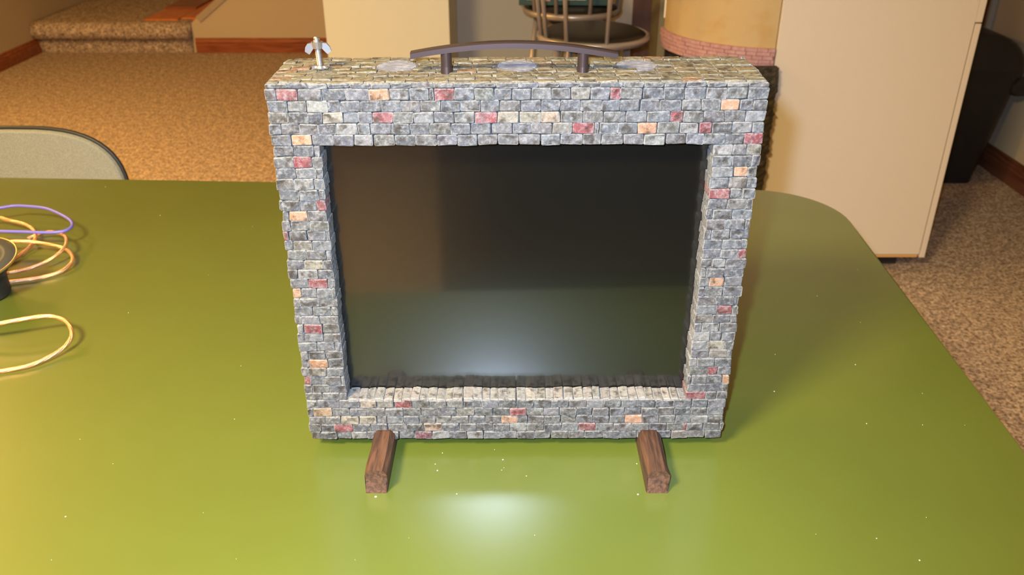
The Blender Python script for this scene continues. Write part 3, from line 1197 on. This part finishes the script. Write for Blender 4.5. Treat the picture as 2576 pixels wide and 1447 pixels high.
# wing bolt
wp = on_z(807, 172, ZT + .001)
WB = empty('wing_bolt', wp - MO)
WB.parent = MON
WB['label'] = 'shiny zinc bolt with wing nuts'
ztip = on_y(795, 92, wp.y).z - wp.z
lean = (on_y(795, 92, wp.y).x - wp.x) / ztip
Ml = Matrix(((1, 0, lean, 0), (0, 1, 0, 0), (0, 0, 1, 0), (0, 0, 0, 1)))
bm = bmesh.new()
prof = [(0, -.001)]
z, zend = -.001, ztip - .003
while z < zend:
    prof += [(.0026, z), (.0031, z + .0005)]
    z += .001
prof += [(.0027, zend), (.0026, ztip - .0012), (.0016, ztip), (0, ztip)]
lathe(bm, prof, 14, M=Ml)
obj('threaded_rod', bm, M_zinc, WB, smooth=False)


def wingnut(z, sgn, rot):
    bm = bmesh.new()
    lathe(bm, [(.0026, z - .003), (.0048, z - .003), (.0058, z + .003), (.0026, z + .003)], 14)
    for s_ in (-1, 1):
        lay = []
        for d, zz, th, hgt in ((.0035, .001, .0022, .0022), (.0062, -.0004, .0020, .0036), (.0088, -.0038, .0017, .0036), (.0105, -.0072, .0014, .0026)):
            zz = zz * sgn * (-1 if sgn < 0 else 1)
            wv = hgt
            lay.append([bm.verts.new((s_ * (d + a * .75), b, z + zz + a * .55 * (1))) for a, b in ((-wv, -th), (wv, -th), (wv, th), (-wv, th))])
        for a, b in zip(lay, lay[1:]):
            for k in range(4):
                bm.faces.new((a[k], a[(k + 1) % 4], b[(k + 1) % 4], b[k]))
        bm.faces.new(lay[0]); bm.faces.new(lay[-1])
    bmesh.ops.transform(bm, matrix=Ml @ Matrix.Rotation(rot, 4, 'Z'), verts=bm.verts)
    return bm


obj('wing_nut', wingnut(ztip - .0078, 1, .12), M_zinc, WB)
bm = bmesh.new()
lathe(bm, [(.0026, 0), (.0058, 0), (.0062, .0012), (.005, .003), (.0026, .003)], 14)
for a in (.5, 2.6, 3.6, 5.8):
    box(bm, .004, .0085, -.0012, .0012, .0005, .0032, M=Matrix.Rotation(a, 4, 'Z'))
obj('base_nut', bm, M_zinc, WB)

# ---------------------------------------------------------------- cables and loudspeaker at the left
def path(pts):
    return [on_z(x, y, TABLE + h) for x, y, h in pts]


def cable(name, pts, r, m, parent, strands=1, closed=False):
    pl = spline(path(pts), 7, closed)
    bm = bmesh.new()
    if strands == 1:
        tube(bm, pl, r, 10, closed)
    else:
        for s_ in range(strands):
            off = []
            for i, p in enumerate(pl):
                a = i * .22 + s_ * 2 * math.pi / strands
                tn = (pl[min(i + 1, len(pl) - 1)] - pl[max(i - 1, 0)]).normalized()
                sd = tn.cross(Vector((0, 0, 1))).normalized()
                up = sd.cross(tn)
                off.append(p + (sd * math.cos(a) * 1.0 + up * math.sin(a)) * r * .55)
            tube(bm, off, r * .62, 7)
    bmesh.ops.translate(bm, verts=bm.verts, vec=-Vector(parent.location))
    return obj(name, bm, m, parent, smooth=True)


PW = empty('purple_wire', on_z(60, 560, TABLE), 'purple insulated wire loop on the green table', 'wire')
cable('loop', [(-120, 545, .03), (-60, 530, .03), (0, 523, .03), (35, 518, .03), (69, 519, .03), (114, 524, .03), (152, 539, .03), (176, 554, .03), (181.5, 567, .03), (169, 578.5, .03), (145, 584, .03), (104, 585, .03), (52, 583, .03), (0, 582, .03), (-70, 580, .026), (-160, 590, .003)], .0026, M_purple, PW)
CW = empty('copper_cable', on_z(60, 660, TABLE), 'coiled bare copper speaker cable beside the round loudspeaker', 'cable')
R_ = .0027
cable('cable_loop', [(-110, 560, .02), (-50, 548, .02), (0, 548, .02), (21, 554, .02), (59, 563, .018), (82, 576, .016), (90, 594, .012), (81, 615, .008), (59, 635, .006), (35, 651, .005), (8, 663, .004)], R_, M_copper, CW, 5)
cable('cable_loop', [(-100, 630, .012), (-40, 617, .018), (0, 611, .022), (45, 607, .024), (93, 610, .022), (138, 618, .02), (169, 629, .016), (182, 646, .011), (179, 663, .008), (152, 684, .005), (104, 698, .0045), (52, 706, .0045), (4, 711, .0045)], R_, M_copper, CW, 5)
cable('cable_loop', [(4, 691, .007), (21, 687, .008), (69, 677, .010), (121, 656, .014), (154, 632, .02), (167, 610, .025), (163, 594, .026), (150, 587, .022), (128, 583, .017), (100, 588, .012), (70, 600, .008)], R_ * .85, M_copper, CW, 5)
cable('cable_loop', [(-80, 833, .02), (0, 814, .028), (52, 804, .03), (104, 796, .03), (138, 797, .028), (166, 809, .025), (180, 833, .019), (175, 857, .013), (152, 881, .008), (114, 903, .006), (69, 921, .005), (0, 934, .0045), (-70, 940, .0045)], R_ * .95, M_copper, CW, 5)

sp_c = on_z(-70, 655, TABLE + .06)
SPK = empty('loudspeaker', (sp_c.x, sp_c.y, TABLE), 'round loudspeaker driver with brass edge at the left table end', 'speaker')
Mt = Matrix.Translation((0, 0, .06)) @ Matrix.Rotation(math.radians(10), 4, 'X')
bm = lathe(bmesh.new(), [(.0590, -.003), (.0606, -.003), (.0610, 0), (.0604, .0010), (.0590, .0008), (.0590, -.003)], 64, M=Mt)
obj('rim', bm, M_gold, SPK, smooth=True)
obj('cone', lathe(bmesh.new(), [(0, -.012), (.014, -.010), (.016, -.016), (.038, -.004), (.040, .001), (.046, .002), (.049, -.001), (.0592, 0), (.0592, -.003), (.03, -.02), (0, -.02)], 64, M=Mt), M_cone, SPK, smooth=True)
obj('basket', lathe(bmesh.new(), [(.056, -.003), (.034, -.034), (.03, -.034), (.052, -.003)], 48, M=Mt), M_magnet, SPK)
obj('magnet', lathe(bmesh.new(), [(0, 0), (.036, 0), (.038, .003), (.038, .026), (.034, .030), (0, .030)], 40), M_magnet, SPK)
